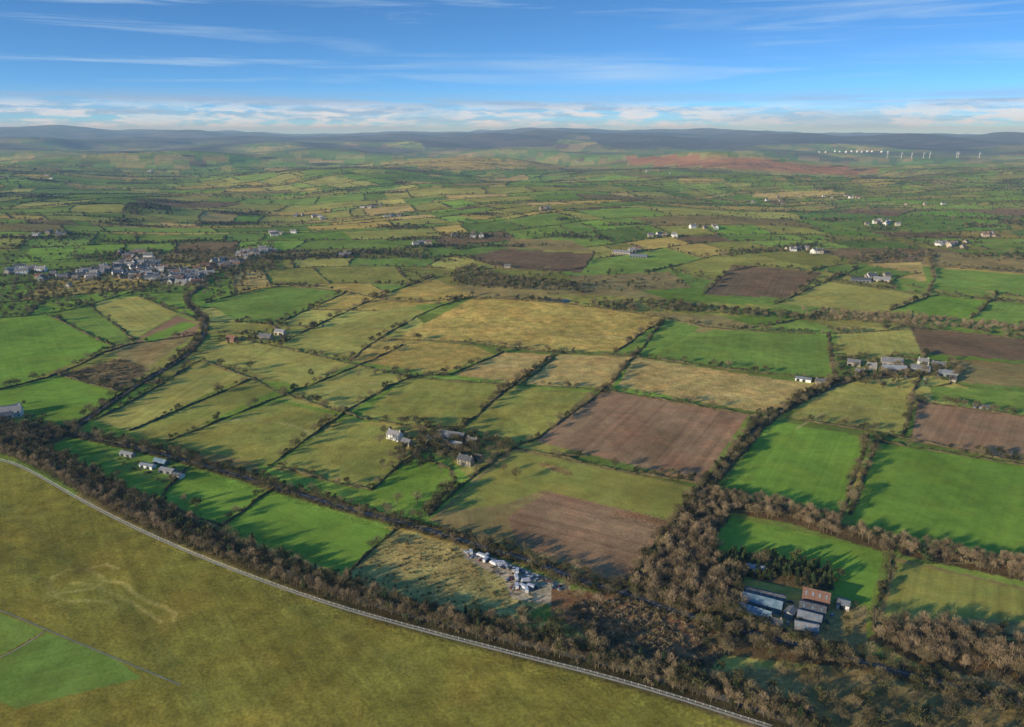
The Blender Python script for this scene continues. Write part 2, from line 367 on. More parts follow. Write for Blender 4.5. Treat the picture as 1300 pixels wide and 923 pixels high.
def paint(pl,hw,c,f=1.0,ro=None):
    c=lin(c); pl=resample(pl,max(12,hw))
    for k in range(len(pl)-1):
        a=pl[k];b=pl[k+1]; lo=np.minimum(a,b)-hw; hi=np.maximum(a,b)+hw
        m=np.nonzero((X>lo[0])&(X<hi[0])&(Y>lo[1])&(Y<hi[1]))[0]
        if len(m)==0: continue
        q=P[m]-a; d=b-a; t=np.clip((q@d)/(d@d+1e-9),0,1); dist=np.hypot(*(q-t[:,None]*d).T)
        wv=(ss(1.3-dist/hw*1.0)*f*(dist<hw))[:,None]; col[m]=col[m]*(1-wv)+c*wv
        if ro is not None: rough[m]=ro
for pl in ([(62,745),(66,730),(84,722),(110,722),(130,732),(136,742),(118,748),(90,750),(72,760),(62,745)],[(136,738),(150,735),(165,748),(185,764),(215,772),(232,786),(220,790)],[(90,740),(120,742),(150,757),(180,772),(205,790)],[(60,752),(90,766),(130,760),(150,770)],[(110,722),(140,715),(150,722)]):
    paint(smooth(W(pl),4),2.0,(156,142,74),0.6)
for pl in ([(0,640),(150,760),(260,900)],[(0,690),(90,780)],[(330,745),(520,850)]): paint(smooth(W(pl),12),7,(104,102,44),0.35)
for pl in ([(795,480),(850,484),(900,500),(965,505),(1000,500)],[(600,470),(640,462),(690,468),(760,480)],[(240,545),(300,530),(380,540),(400,556)],[(520,415),(600,410),(700,425),(790,428)],[(1010,545),(1060,515),(1140,520)],[(410,500),(450,485),(500,488)]):
    paint(smooth(W(pl),6),1.6,(168,150,98),0.5)
for pl in ([(785,652),(815,655),(850,668)],[(690,590),(720,600)],[(820,600),(870,606)]): paint(smooth(W(pl),6),6,(136,98,62),0.6,1)

# ------------------------------------------------------------------ line features
BELT_A=smooth(W([(-120,512),(0,555),(30,568),(100,606),(200,660),(300,703),(400,740),(480,770),(560,791),(640,811),(760,840),(900,879),(1020,922)]),8)
ROAD_B=smooth(W([(60,545),(150,562),(270,593),(350,618),(450,648),(540,671),(600,690),(680,714),(740,738),(800,754),(860,778),(950,803),(1050,828),(1150,855),(1300,895)]),6)
ROAD_C=smooth(W([(262,362),(236,376),(240,388),(257,402),(262,418),(250,438),(225,460),(185,482),(150,505),(112,530),(90,548),(40,560),(0,556),(-60,552)]),6)
PATH=smooth(W([(-60,570),(0,584),(30,593),(130,652),(250,707),(400,763),(520,797),(660,833),(800,868),(980,925)]),6)
LANE=smooth(W([(795,750),(890,624),(970,532),(1005,515),(1055,490),(1100,478),(1160,478),(1220,470)]),6)
TRK=smooth(W([(-60,755),(0,774),(60,800),(140,833),(230,870)]),6)
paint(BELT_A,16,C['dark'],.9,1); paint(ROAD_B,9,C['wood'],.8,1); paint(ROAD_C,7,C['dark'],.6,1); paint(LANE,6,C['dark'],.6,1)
HG=[([(120,533),(165,512),(252,458)],.5),([(165,547),(320,481)],.2),([(213,560),(345,508),(460,463),(512,438)],.3),([(340,593),(430,528),(515,478),(575,475)],.4),
([(255,458),(315,478),(355,498),(440,526),(540,545),(590,541)],.4),([(290,430),(350,439),(445,462),(515,478)],.4),([(515,478),(640,489),(765,494),(960,528)],.25),([(1000,530),(1150,556),(1300,588),(1420,608)],.5),
([(470,622),(530,572),(590,541),(650,490),(702,450)],.55),([(545,655),(590,615),(650,568),(680,558),(775,490),(805,452),(845,404)],.55),([(650,568),(760,591),(890,615)],.35),
([(795,742),(888,620),(965,528)],.65),([(800,752),(900,624),(980,532),(1000,516),(1060,484)],.65),([(905,612),(962,530)],.15),([(1066,652),(1102,557)],.65),([(1077,652),(1114,562)],.45),([(1145,553),(1158,508),(1175,450)],.5),
([(1105,800),(1135,702)],.5),([(805,452),(940,471),(1060,483)],.4),([(1060,482),(1050,422)],.5),([(445,458),(480,430),(540,395),(600,376)],.5),([(360,434),(440,395),(550,351)],.45),
([(262,385),(350,361),(440,370),(510,386),(600,378),(740,388),(845,403),(905,418),(1050,425),(1170,417),(1300,431),(1380,440)],.7),([(480,430),(590,435),(690,447),(805,452)],.35),([(575,475),(640,447)],.25),([(662,488),(708,450)],.25),
([(346,620),(280,669)],.6),([(502,673),(438,728)],.3),([(350,412),(440,371)],.5),([(300,408),(350,412),(360,434)],.4),([(-60,508),(20,490),(75,476),(145,440),(245,426)],.4),([(60,400),(145,440)],.3),([(110,385),(172,432)],.2),([(-60,408),(60,400),(140,380),(200,360)],.6),([(75,476),(150,497)],.4),
([(175,376),(228,398),(252,408)],.3),([(1050,357),(1180,375),(1380,392)],.6),([(985,386),(1050,357),(1090,340)],.6),([(1130,395),(1190,372),(1178,318)],.6),([(1232,405),(1262,380)],.6),([(1170,336),(1380,354)],.6),([(892,375),(932,336),(1045,346),(1000,380)],.5),
([(590,326),(640,341),(738,346),(755,321)],.4),([(345,592),(470,622)],.35),([(70,553),(140,558),(270,588)],.5),([(522,580),(590,600),(545,650)],.6),([(1116,562),(1300,590),(1420,612)],.3),([(1155,508),(1310,530),(1420,545)],.5),
([(780,447),(843,405)],.25),([(1205,455),(1215,487),(1180,492)],.5),([(200,636),(235,600),(245,590)],.4),([(1116,790),(1300,810),(1420,828)],.2),([(897,692),(925,655)],.5),([(200,636),(280,668)],.3)]
hedges=[]; trees_m=[]; bushes=[]
for p,pr in HG:
    w=smooth(W(p),3,1)+0; j=np.column_stack([nz(w[:,0],w[:,1],40,41)+1.5*nz(w[:,0],w[:,1],160,44),nz(w[:,0],w[:,1],40,42)+1.5*nz(w[:,0],w[:,1],150,45)])*0.8; w=w+j; hedges.append((w,1.9,1.9))
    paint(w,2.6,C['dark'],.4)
    q=along(w,4.5,3.5); keep=rng.random(len(q))<pr*(0.4+1.2*(nz(q[:,0],q[:,1],120,43)>0)); trees_m.append(q[keep])
    q=along(w,5,3); bushes.append(q[rng.random(len(q))<0.6])
for rd in (ROAD_C,LANE):
    for sgn in(-1,1):
        t=np.gradient(rd,axis=0); t/=np.hypot(*t.T)[:,None]; w=rd+np.column_stack([-t[:,1],t[:,0]])*4.0*sgn; hedges.append((w,1.9,1.9))
        q=along(w,5,3); trees_m.append(q[rng.random(len(q))<.5]); q=along(w,4,3); bushes.append(q[rng.random(len(q))<.8])
near_poly=[w for w,_,_,_ in FW]; av=[]
def cut(Pl):
    d=np.hypot(Pl[:,0],Pl[:,1]); az=np.arctan2(Pl[:,0],Pl[:,1]); ok=(d<7500)&(d>500)&(np.abs(az)<0.80)&(Pl[:,1]>0)
    for w in near_poly:
        c=w.mean(0); ok[inpoly(Pl,c+(w-c)*1.02)]=False
    out=[];s=None
    for i,o in enumerate(ok):
        if o and s is None: s=i
        if (not o or i==len(ok)-1) and s is not None:
            if i-s>3: out.append(Pl[s:i])
            s=None
    return out
for i in range(len(vb)-1):
    if vb[i]<-4000 or vb[i]>9500: continue
    u=np.arange(-9000,9000,12.0); 
    av+=cut(toXY(np.column_stack([u,np.full(len(u),vb[i])])))
    for cu in ROWS[i+1]:
        if abs(cu)>9000: continue
        v=np.arange(vb[i],vb[i+1],12.0)
        if len(v)<4 or rng.random()<0.12: continue
        q=toXY(np.column_stack([np.full(len(v),cu),v])); 
        if np.hypot(*q[0])<7700 and q[0][1]>0: av+=cut(q)
far_t=[]
for w in av:
    d=np.hypot(*w.mean(0)); hedges.append((w,2.0,1.9 if d<3000 else 2.3))
    q=along(w,6,6); cl=nz(q[:,0],q[:,1],600,51)+0.8*nz(q[:,0],q[:,1],170,52); keep=rng.random(len(q))<np.clip(0.28+0.28*cl,0.05,.85); far_t.append(q[keep])

def hedge_mesh(name,lst):
    V=[];Fc=[];n0=0
    for w,wd,ht in lst:
        n=len(w)
        if n<2: continue
        t=np.gradient(w,axis=0); t/=np.hypot(*t.T)[:,None]+1e-9; nr=np.column_stack([-t[:,1],t[:,0]]); z=H(w[:,0],w[:,1])
        env=np.clip(.75+.5*nz(w[:,0],w[:,1],55,46),.12,1.6)
        hv=ht*rng.uniform(0.6,1.3,n)*env; wv=wd*rng.uniform(0.7,1.3,n)*np.clip(env,.5,1.2)
        for a,b in((-.5,-.15),(-.42,.7),(0.05,1),(.42,.75),(.5,-.15)):
            p=w+nr*(a*wv*rng.uniform(.85,1.15,n))[:,None]; V.append(np.column_stack([p,z+b*hv if b>0 else z-0.3]))
        i=np.arange(n-1)
        for k in range(4):
            a=n0+k*n+i; Fc.append(np.column_stack([a,a+1,a+n+1,a+n]))
        n0+=5*n
    V=np.vstack(V).astype(np.float32);Fc=np.vstack(Fc).astype(np.int32); return grid_mesh(name,V,Fc,'hedge')
def grid_mesh(name,V,Fc,mat):
    me=bpy.data.meshes.new(name); me.vertices.add(len(V)); me.vertices.foreach_set('co',V.astype(np.float32).ravel())
    me.loops.add(Fc.size); me.loops.foreach_set('vertex_index',Fc.astype(np.int32).ravel()); me.polygons.add(len(Fc))
    me.polygons.foreach_set('loop_start',np.arange(0,Fc.size,4,dtype=np.int32)); 
    me.update(calc_edges=True)
    if mat: me.materials.append(M[mat] if isinstance(mat,str) else mat)
    return me
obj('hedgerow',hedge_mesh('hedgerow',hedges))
def flat(name,pl,wd,mat,dz):
    t=np.gradient(pl,axis=0); t/=np.hypot(*t.T)[:,None]+1e-9; nr=np.column_stack([-t[:,1],t[:,0]]); n=len(pl)
    A_=pl-nr*wd/2;B_=pl+nr*wd/2; V=np.vstack([np.column_stack([A_,H(A_[:,0],A_[:,1])+dz]),np.column_stack([B_,H(B_[:,0],B_[:,1])+dz])]); i=np.arange(n-1)
    return obj(name,grid_mesh(name,V,np.column_stack([i,i+1,i+n+1,i+n]),mat))
flat('country_road',ROAD_C,6,'asphalt',0.15); flat('road_centre_line',ROAD_C,0.25,'white',0.17)
flat('country_road',ROAD_B,6,'asphalt',0.12); flat('road_centre_line',ROAD_B,0.2,'white',0.14)
flat('farm_lane',LANE,2.8,'asphalt',0.10); flat('perimeter_path',PATH,1.5,'gravel',0.10); flat('farm_track',TRK,1.1,'track',0.1)
flat('farm_track',smooth(W([(56,802),(30,820),(0,835)]),6),1.0,'track',0.1)
flat('railway_ballast',BELT_A,5,'yard',0.25)
def fence(name,pl,hgt=1.3,step=4,mat='white'):
    p=resample(pl,step); mb=MB()
    for k in range(len(p)-1):
        a,b=p[k],p[k+1]; z0=float(H(*a));z1=float(H(*b))
        mb.box(a[0]-.08,a[0]+.08,a[1]-.08,a[1]+.08,z0-.1,z0+hgt,0)
        for zz in(0.5,1.1): mb.tube((a[0],a[1],z0+zz),(b[0],b[1],z1+zz),0.05,0.05,4,0)
    obj(name,mb.mesh(name,[mat]))
fence('post_and_rail_fence',PATH+np.array([0.4,1.3]))
# ------------------------------------------------------------------ tree masses
PF=resample(PATH,3); PT=np.gradient(PF,axis=0); PT/=np.hypot(*PT.T)[:,None]
def clear_path(q,dm=7):
    d=q[:,None,:]-PF[None]; dd=np.hypot(d[...,0],d[...,1]); k=dd.argmin(1); i=np.arange(len(q)); cr=PT[k,0]*d[i,k,1]-PT[k,1]*d[i,k,0]
    return q[(dd[i,k]>dm)&(cr>0)]
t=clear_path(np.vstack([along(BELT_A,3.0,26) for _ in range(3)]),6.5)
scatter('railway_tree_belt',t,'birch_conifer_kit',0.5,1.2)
scatter('railway_undergrowth',clear_path(np.vstack([along(BELT_A,2.5,30) for _ in range(2)]),4.5),'bush_kit',.6,1.4)
t2=np.gradient(PATH,axis=0); t2/=np.hypot(*t2.T)[:,None]; edge=PATH+np.column_stack([-t2[:,1],t2[:,0]])*8
q=clear_path(along(edge,3.2,5),5); scatter('birch_tree_row',q,'birch_tree_kit',.45,.95)
qb=np.vstack([along(ROAD_B,4.5,8)+np.array([0.5,5]),along(ROAD_B,5,8)-np.array([0.5,5])])
scatter('roadside_trees',qb[rng.random(len(qb))<.65],'mixed_tree_kit',.45,1.15)
scatter('roadside_bushes',np.vstack([along(ROAD_B,3,4)+np.array([1,5.5]),along(ROAD_B,3,4)-np.array([1,5.5])]),'bush_kit',.7,1.3)
WOODS=[
([(802,752),(868,662),(905,680),(915,720),(930,752),(905,785),(860,775)],'birch_tree_kit',4.4,.7,1.3),
([(875,660),(895,626),(1000,643),(1130,684),(1142,698),(1120,700),(1000,664),(925,650),(905,690)],'birch_tree_kit',4.8,.6,1.1),
([(1140,686),(1300,718),(1420,742),(1420,762),(1300,738),(1142,704)],'birch_tree_kit',4.8,.6,1.05),
([(1100,812),(1130,790),(1200,800),(1300,815),(1420,835),(1420,900),(1300,870),(1180,850)],'birch_tree_kit',4.8,.7,1.25),
([(880,790),(930,790),(1080,828),(1090,850),(900,830)],'mixed_tree_kit',5.5,.6,1.0),
([(650,842),(900,850),(1100,860),(1420,905),(1420,1000),(1000,960),(900,905)],'mixed_tree_kit',8,.6,1.1),
([(915,698),(980,705),(1055,725),(1060,750),(1035,750),(960,738),(918,720)],'conifer_kit',5.0,.6,.95),
([(925,725),(945,730),(940,790),(905,780)],'mixed_tree_kit',6,.8,1.3),
([(560,350),(600,338),(640,352),(740,362),(735,372),(640,368),(590,364)],'mixed_tree_kit',11,.7,1.2),
([(740,386),(820,381),(900,390),(1050,404),(1050,409),(900,399),(760,394)],'mixed_tree_kit',9,.6,1.2),
([(1000,394),(1140,401),(1300,417),(1400,428),(1400,435),(1300,425),(1060,409)],'birch_tree_kit',8.5,.6,1.2),
([(-60,362),(0,358),(90,343),(230,325),(350,308),(350,345),(300,352),(240,372),(140,378),(60,398),(0,402),(-60,404)],'mixed_tree_kit',13.5,.6,1.15),
([(-60,535),(40,540),(95,548),(60,570),(20,580),(-60,560)],'mixed_tree_kit',6.5,.8,1.2),
([(475,600),(520,560),(560,555),(620,568),(610,592),(560,585),(540,600)],'mixed_tree_kit',8.5,.6,1.25),
([(525,544),(600,550),(645,564),(655,580),(600,578),(535,568)],'mixed_tree_kit',8,.7,1.3),
([(158,262),(180,256),(210,262),(222,273),(155,272)],'far_tree_kit',17,.8,1.3),
([(450,470),(500,476),(510,482),(450,472)],'mixed_tree_kit',10,.7,1),
([(1060,455),(1180,450),(1215,480),(1160,498),(1070,490)],'mixed_tree_kit',13,.6,1.1),
([(255,385),(265,345),(345,325),(350,345),(300,372)],'mixed_tree_kit',16,.6,1.1),
([(520,770),(640,790),(700,770),(760,800),(740,830),(640,810)],'mixed_tree_kit',8,.5,1.0),
([(140,578),(240,592),(245,612),(200,612),(150,592)],'bush_kit',10,.5,1.3),
([(270,425),(370,420),(365,438),(280,440)],'mixed_tree_kit',12,.5,.9),
([(930,752),(1090,765),(1085,820),(1000,815),(920,795)],'mixed_tree_kit',13,.4,.8),
([(482,546),(500,545),(522,556),(520,572),(500,566),(484,560)],'mixed_tree_kit',8,.4,.8),
]
for k,(p,kit,sp,s0,s1) in enumerate(WOODS):
    w=W(p); i=inpoly(P,w)
    if sp<7: col[i]=lin(C['wood']); rough[i]=1
    nm={'birch_tree_kit':'birch_woodland','mixed_tree_kit':'mixed_woodland','conifer_kit':'conifer_shelterbelt','far_tree_kit':'hilltop_woodland','bush_kit':'garden_shrubs'}[kit]
    q=fill(w,sp)
    if k in(5,19): q=clear_path(q)
    scatter(nm,q,kit,s0,s1)
scatter('bracken_scrub',np.vstack([fill(W([(705,768),(800,764),(940,812),(900,850),(780,830)]),3.2),fill(W([(75,476),(150,455),(192,468),(150,497)]),6)]),'brush_kit',.8,1.6)
scatter('rough_scrub',np.vstack([fill(W([(505,676),(600,700),(690,745),(690,770),(640,788),(520,770),(445,730)]),5.5),fill(W([(200,560),(215,555),(280,590)]),6)]),'bush_kit',.25,.8)
scatter('hedgerow_trees',np.vstack(trees_m),'mixed_tree_kit',.35,1.4)
bb=np.vstack(bushes); scatter('hedgerow_bushes',bb,'bush_kit',.5,1.1)
ft=[np.vstack(far_t)]
for k in range(90):
    px=rng.uniform(-100,1400); py=rng.uniform(190,330)
    c=W([(px,py)])[0]; d=np.hypot(*c)
    if d>9500 or any(len(inpoly(c[None],w)) for w in near_poly): continue
    a=rng.uniform(40,190); b=rng.uniform(15,45)*(1+d/6000); n=int(a*b*3.14/110); th=rng.uniform(-.5,.5); g=rng.normal(0,.5,(n,2))*[a,b]
    ft.append(c+g@np.array([[math.cos(th),math.sin(th)],[-math.sin(th),math.cos(th)]]))
for (p,sp) in (([(0,300),(60,290),(140,318),(250,318),(330,312),(420,330),(300,345),(100,345),(60,360),(0,362)],32),([(-50,205),(300,190),(460,196),(300,215),(-50,232)],60),([(880,230),(1300,225),(1300,330),(1050,330),(900,280)],52),([(500,340),(560,352),(760,345),(900,345),(870,372),(700,375),(560,362)],30)):
    ft.append(fill(W(p),sp))
far=np.vstack(ft); scatter('distant_trees',far,'far_tree_kit',.35,1.15)

# ------------------------------------------------------------------ ground object
M_g,nt,b=newmat('farmland_ground'); L=nt.links.new
at=N(nt,'ShaderNodeAttribute',attribute_name='fieldcol'); sd=N(nt,'ShaderNodeAttribute',attribute_name='sdir'); ra=N(nt,'ShaderNodeAttribute',attribute_name='roughness_amt')
gp=N(nt,'ShaderNodeNewGeometry'); pos=gp.outputs['Position']
def noise(vec,s,det,dist=0):
    q=N(nt,'ShaderNodeTexNoise'); q.inputs['Scale'].default_value=s; q.inputs['Detail'].default_value=det; q.inputs['Roughness'].default_value=.62; q.inputs['Distortion'].default_value=dist; L(vec,q.inputs['Vector']); return q.outputs['Fac']
def mr(v,a,b_,c,d):
    q=N(nt,'ShaderNodeMapRange'); q.inputs[1].default_value=a;q.inputs[2].default_value=b_;q.inputs[3].default_value=c;q.inputs[4].default_value=d; L(v,q.inputs[0]); return q.outputs[0]
def mth(op,a,b_=None,c=None):
    q=N(nt,'ShaderNodeMath',operation=op)
    for i,v in enumerate((a,b_,c)):
        if v is None: continue
        if isinstance(v,(int,float)): q.inputs[i].default_value=v
        else: L(v,q.inputs[i])
    return q.outputs[0]
sx=N(nt,'ShaderNodeSeparateXYZ'); L(sd.outputs['Vector'],sx.inputs[0]); px_=N(nt,'ShaderNodeSeparateXYZ'); L(pos,px_.inputs[0])
al=mth('ADD',mth('MULTIPLY',px_.outputs[0],sx.outputs[0]),mth('MULTIPLY',px_.outputs[1],sx.outputs[1]))
ac=mth('SUBTRACT',mth('MULTIPLY',px_.outputs[0],sx.outputs[1]),mth('MULTIPLY',px_.outputs[1],sx.outputs[0]))
cv=N(nt,'ShaderNodeCombineXYZ'); L(mth('MULTIPLY',al,0.02),cv.inputs[0]); L(ac,cv.inputs[1])
st=noise(cv.outputs[0],0.16,3)
tram=mth('SINE',mth('MULTIPLY',ac,2*math.pi/14)); tram=mr(tram,.8,1,0,-.12)
stv=mth('ADD',mr(st,.3,.7,-.30,.30),tram); stv=mth('MULTIPLY_ADD',stv,sx.outputs[2],1.0)
big=mr(noise(pos,0.011,5,.5),.3,.7,.72,1.28)
mid=noise(pos,0.07,5,.3); midv=mth('MULTIPLY_ADD',mr(mid,.25,.75,-.46,.46),mth('MULTIPLY_ADD',ra.outputs['Fac'],.8,.3),1.0)
fine=noise(pos,0.45,3); finev=mth('MULTIPLY_ADD',mr(fine,.25,.75,-.5,.5),mth('MULTIPLY_ADD',ra.outputs['Fac'],.8,.2),1.0)
tot=mth('MULTIPLY',mth('MULTIPLY',stv,big),mth('MULTIPLY',midv,finev))
hue=N(nt,'ShaderNodeMix',data_type='RGBA',blend_type='MULTIPLY'); L(mr(noise(pos,0.02,4,.4),.42,.72,0,.8),hue.inputs['Factor']); L(at.outputs['Color'],hue.inputs['A']); hue.inputs['B'].default_value=(1.28,1.0,1.0,1)
vm=N(nt,'ShaderNodeVectorMath',operation='SCALE'); L(hue.outputs['Result'],vm.inputs[0]); L(tot,vm.inputs['Scale'])
L(vm.outputs[0],b.inputs['Base Color']); b.inputs['Roughness'].default_value=1; b.inputs['Specular IOR Level'].default_value=0
bp=N(nt,'ShaderNodeBump'); bp.inputs['Distance'].default_value=1.0; L(mth('MULTIPLY_ADD',ra.outputs['Fac'],.35,.05),bp.inputs['Strength']); L(mth('ADD',mid,fine),bp.inputs['Height']); L(bp.outputs[0],b.inputs['Normal'])
nr_,nc=R.shape; ii,jj=np.meshgrid(np.arange(nr_-1),np.arange(nc-1),indexing='ij'); a=(ii*nc+jj).ravel()
gm=grid_mesh('ground',np.column_stack([X,Y,Z]),np.column_stack([a,a+1,a+nc+1,a+nc]),M_g)
q=gm.attributes.new('fieldcol','FLOAT_COLOR','POINT'); q.data.foreach_set('color',np.column_stack([col*GAIN,np.ones(len(X))]).astype(np.float32).ravel())
q=gm.attributes.new('sdir','FLOAT_VECTOR','POINT'); q.data.foreach_set('vector',sdir.ravel())
q=gm.attributes.new('roughness_amt','FLOAT','POINT'); q.data.foreach_set('value',rough)
gm.polygons.foreach_set('use_smooth',np.ones(len(gm.polygons),bool))
obj('ground',gm)

w=smooth(W([(692,381),(705,378),(722,380),(725,383),(708,385),(694,384),(692,381)]),4); mb=MB()
zmax=float(np.mean(H(w[:,0],w[:,1])))+0.35; mb.quad([(x,y,zmax) for x,y in w[:-1]],0); obj('pond',mb.mesh('pond',['water']))

# ------------------------------------------------------------------ buildings
def house_mesh(name,L_,Wd,E,wall,roof,rp=0.5,storeys=2,chim=2,barn=False,seed=0):
    mb=MB(); hw=Wd/2; hl=L_/2; rh=hw*rp*1.3; ov=0.35
    mb.box(-hl,hl,-hw,hw,-1.5,E,0)
    for x in(-hl,hl):
        p=[(x,-hw,E),(x,hw,E),(x,0,E+rh)]; mb.quad(p if x>0 else p[::-1],0)
    sl=rh/hw; e2=E-ov*sl+0.05
    for s in(-1,1):
        a=[(-hl-ov,s*(hw+ov),e2),(hl+ov,s*(hw+ov),e2),(hl+ov,0,E+rh+.05),(-hl-ov,0,E+rh+.05)]; b_=[(x,y,z+.18) for x,y,z in a]
        mb.quad(b_ if s<0 else b_[::-1],1); mb.quad(a[::-1] if s<0 else a,1)
        for k in range(4): k2=(k+1)%4; mb.quad([a[k],a[k2],b_[k2],b_[k]],1)
    for i in range(chim):
        x=(-hl+1 if i==0 else hl-1); mb.box(x-.45,x+.45,-.35,.35,E+rh*.7,E+rh+1.3,0)
    if not barn:
        n=max(2,int(L_/3.2))
        for s in(-1,1):
            for st_ in range(storeys):
                for i in range(n):
                    x=-hl+(i+.5)*L_/n; z=0.9+st_*2.7; y=s*(hw+.03)
                    if st_==0 and i==n//2: q=[(x-.5,y,0),(x+.5,y,0),(x+.5,y,2.1),(x-.5,y,2.1)]; m_=3
                    else: q=[(x-.6,y,z),(x+.6,y,z),(x+.6,y,z+1.3),(x-.6,y,z+1.3)]; m_=2
                    mb.quad(q if s<0 else q[::-1],m_)
    else:
        for i in range(max(1,int(L_/7))):
            x=-hl+(i+.5)*7; y=-(hw+.03)
            if x+1.8<hl: mb.quad([(x-1.8,y,0),(x+1.8,y,0),(x+1.8,y,3.2),(x-1.8,y,3.2)],2)
        n=int(L_/4)
        for i in range(n):
            x=-hl+(i+.5)*L_/n
            for s in(-1,1):
                f0,f1=.3,.7; q=[(x-.4,s*hw*(1-f0),E+rh*f0+.3),(x+.4,s*hw*(1-f0),E+rh*f0+.3),(x+.4,s*hw*(1-f1),E+rh*f1+.3),(x-.4,s*hw*(1-f1),E+rh*f1+.3)]
                mb.quad(q if s<0 else q[::-1],3)
    return mb.mesh(name,[wall,roof,'glass','ghglass' if barn else 'white'])
HM=[house_mesh('stone_house',11+k*1.5,8,5.4,w_,r_,.6,2,2,seed=k) for k,(w_,r_) in enumerate([('stone','slate'),('stone','slate'),('stone','tile'),('render','slate'),('render','slate'),('render','slate')])]
HN=['stone_house','stone_house','stone_cottage','white_cottage','white_house','white_terrace']
def bld(p1,p2,wd,E,kind):
    w=W([p1,p2]); c=w.mean(0); d=w[1]-w[0]; L_=float(np.hypot(*d)); z=float(H(*c)); rz=math.atan2(d[1],d[0])
    spec={'greenhouse':('ghglass','ghglass',.5,1),'barn':('tin','tin',.4,1),'stone_barn':('stone','slate',.6,1),'brick_barn':('brick','tile',.55,1),'shed':('tin','slate',.35,1),'white_shed':('white','tin',.3,1),
      'stone_house':('stone','slate',.65,0),'white_house':('render','slate',.65,0),'brick_house':('brick','tile',.65,0)}[kind]
    me=house_mesh(kind,L_,wd,E,spec[0],spec[1],spec[2],2 if E>4.5 else 1,0 if spec[3] else 2,bool(spec[3])); obj(kind,me,(c[0],c[1],z),rz)
BL=[((944,756),(996,768),10,4.5,'shed'),((942,764),(992,777),9,5,'greenhouse'),((938,775),(978,788),8,4,'greenhouse'),((948,724),(972,728),7,4,'white_shed'),((1018,762),(1052,770),12,6,'brick_barn'),((1014,776),(1047,784),11,5.5,'shed'),((1012,786),(1042,794),9,5,'barn'),((1008,799),(1038,805),9,4.5,'shed'),((1062,768),(1078,772),8,3.5,'white_shed'),((975,795),(992,799),8,4,'stone_house'),((1000,786),(1006,778),6,4,'shed'),
((494,555),(509,559),9,5.5,'white_house'),((512,563),(522,566),7,4,'stone_barn'),((558,555),(590,560),14,5.5,'shed'),((564,566),(587,570),11,4.5,'barn'),((583,587),(600,591),8,5.5,'stone_house'),((543,561),(554,564),8,4.5,'stone_barn'),((594,563),(606,566),8,4.5,'stone_house'),((603,583),(612,586),7,4,'stone_barn'),
((180,592),(196,595),6,3,'white_shed'),((205,598),(222,601),7,3,'shed'),((198,587),(212,590),6,3,'greenhouse'),((155,577),(170,580),6,3,'shed'),((222,605),(232,607),6,3,'white_shed'),
((290,432),(300,434),9,5,'brick_house'),((330,430),(345,431),9,5,'stone_house'),((350,424),(362,425),9,5,'stone_barn'),
((1075,463),(1092,465),10,5,'stone_barn'),((1118,462),(1145,464),14,5,'stone_barn'),((1120,470),(1150,472),13,5,'barn'),((1155,470),(1180,473),14,6,'shed'),((1182,466),(1200,468),10,5,'stone_house'),((1190,476),(1214,478),12,5,'barn'),((1165,462),(1178,463),9,5,'white_house'),((1100,468),(1112,469),9,5,'stone_house'),((1085,476),(1097,477),9,5,'stone_house'),((1010,482),(1030,485),9,3.5,'white_shed'),((1035,487),(1048,488),8,4,'stone_house'),((1205,484),(1213,485),9,5,'stone_house'),((1235,517),(1255,519),6,3,'shed'),
((778,322),(800,323),14,5,'stone_barn'),((800,326),(822,327),14,5,'barn'),((1080,357),(1105,358),16,5,'shed'),((1108,357),(1130,358),14,5,'stone_barn'),((640,340),(648,340),9,5,'stone_house')]
for a_ in BL: bld(*a_)
def houses(pts2,kmax=6,s=1.0):
    for p in pts2:
        k=random.randrange(kmax); th=random.choice([.2,.2,1.77,.6])+random.uniform(-.25,.25)
        obj(HN[k],HM[k],(p[0],p[1],float(H(*p))),th,random.uniform(.85,1.25)*s)
CT=[]
def cluster(px,py,n,sx_,sy_):
    q=W([(px+random.gauss(0,sx_),py+random.gauss(0,sy_)) for _ in range(n)]); houses(q,4 if random.random()<.5 else 5,1.2); CT.append(np.repeat(q,3,0)+rng.normal(0,22,(len(q)*3,2)))
for pl,n in (([(105,352),(135,345),(165,337),(200,340),(235,348),(250,356)],85),([(150,348),(190,350),(235,356)],50),([(285,338),(305,330),(325,322),(340,318)],45),([(225,352),(245,350),(250,362)],12),([(50,356),(80,352),(110,350)],14),([(160,326),(200,330)],12),([(250,348),(290,335)],12)):
    s=np.array(pl,float); t=np.sort(rng.uniform(0,len(s)-1,n)); q=np.column_stack([np.interp(t,np.arange(len(s)),s[:,0]),np.interp(t,np.arange(len(s)),s[:,1])])+rng.normal(0,1,(n,2))*[5,3.4]; houses(W(q),6,1.1)
for c_ in [(400,276,10,10,2),(470,262,6,8,1.5),(500,275,5,8,1.5),(690,266,5,6,1),(1120,285,9,14,2.5),(1080,250,6,14,2),(980,255,5,14,2),(840,300,4,8,1.5),(600,300,4,10,2),(1210,312,8,14,1.5),(1260,300,5,12,1.5),(350,300,5,10,2),(60,300,6,14,2),(30,345,9,14,2),(900,290,4,10,2),(40,225,5,25,3),(200,215,4,25,2),(540,310,4,8,1),(1010,318,5,10,1),(10,530,4,6,4),(435,325,4,5,1),(1040,322,4,6,1),(800,320,4,8,1),(1105,353,4,12,1),(740,205,4,8,.7),(830,220,4,14,1),(1180,260,4,20,2)]: cluster(*c_)
scatter('settlement_trees',np.vstack(CT),'far_tree_kit',.4,1.0)
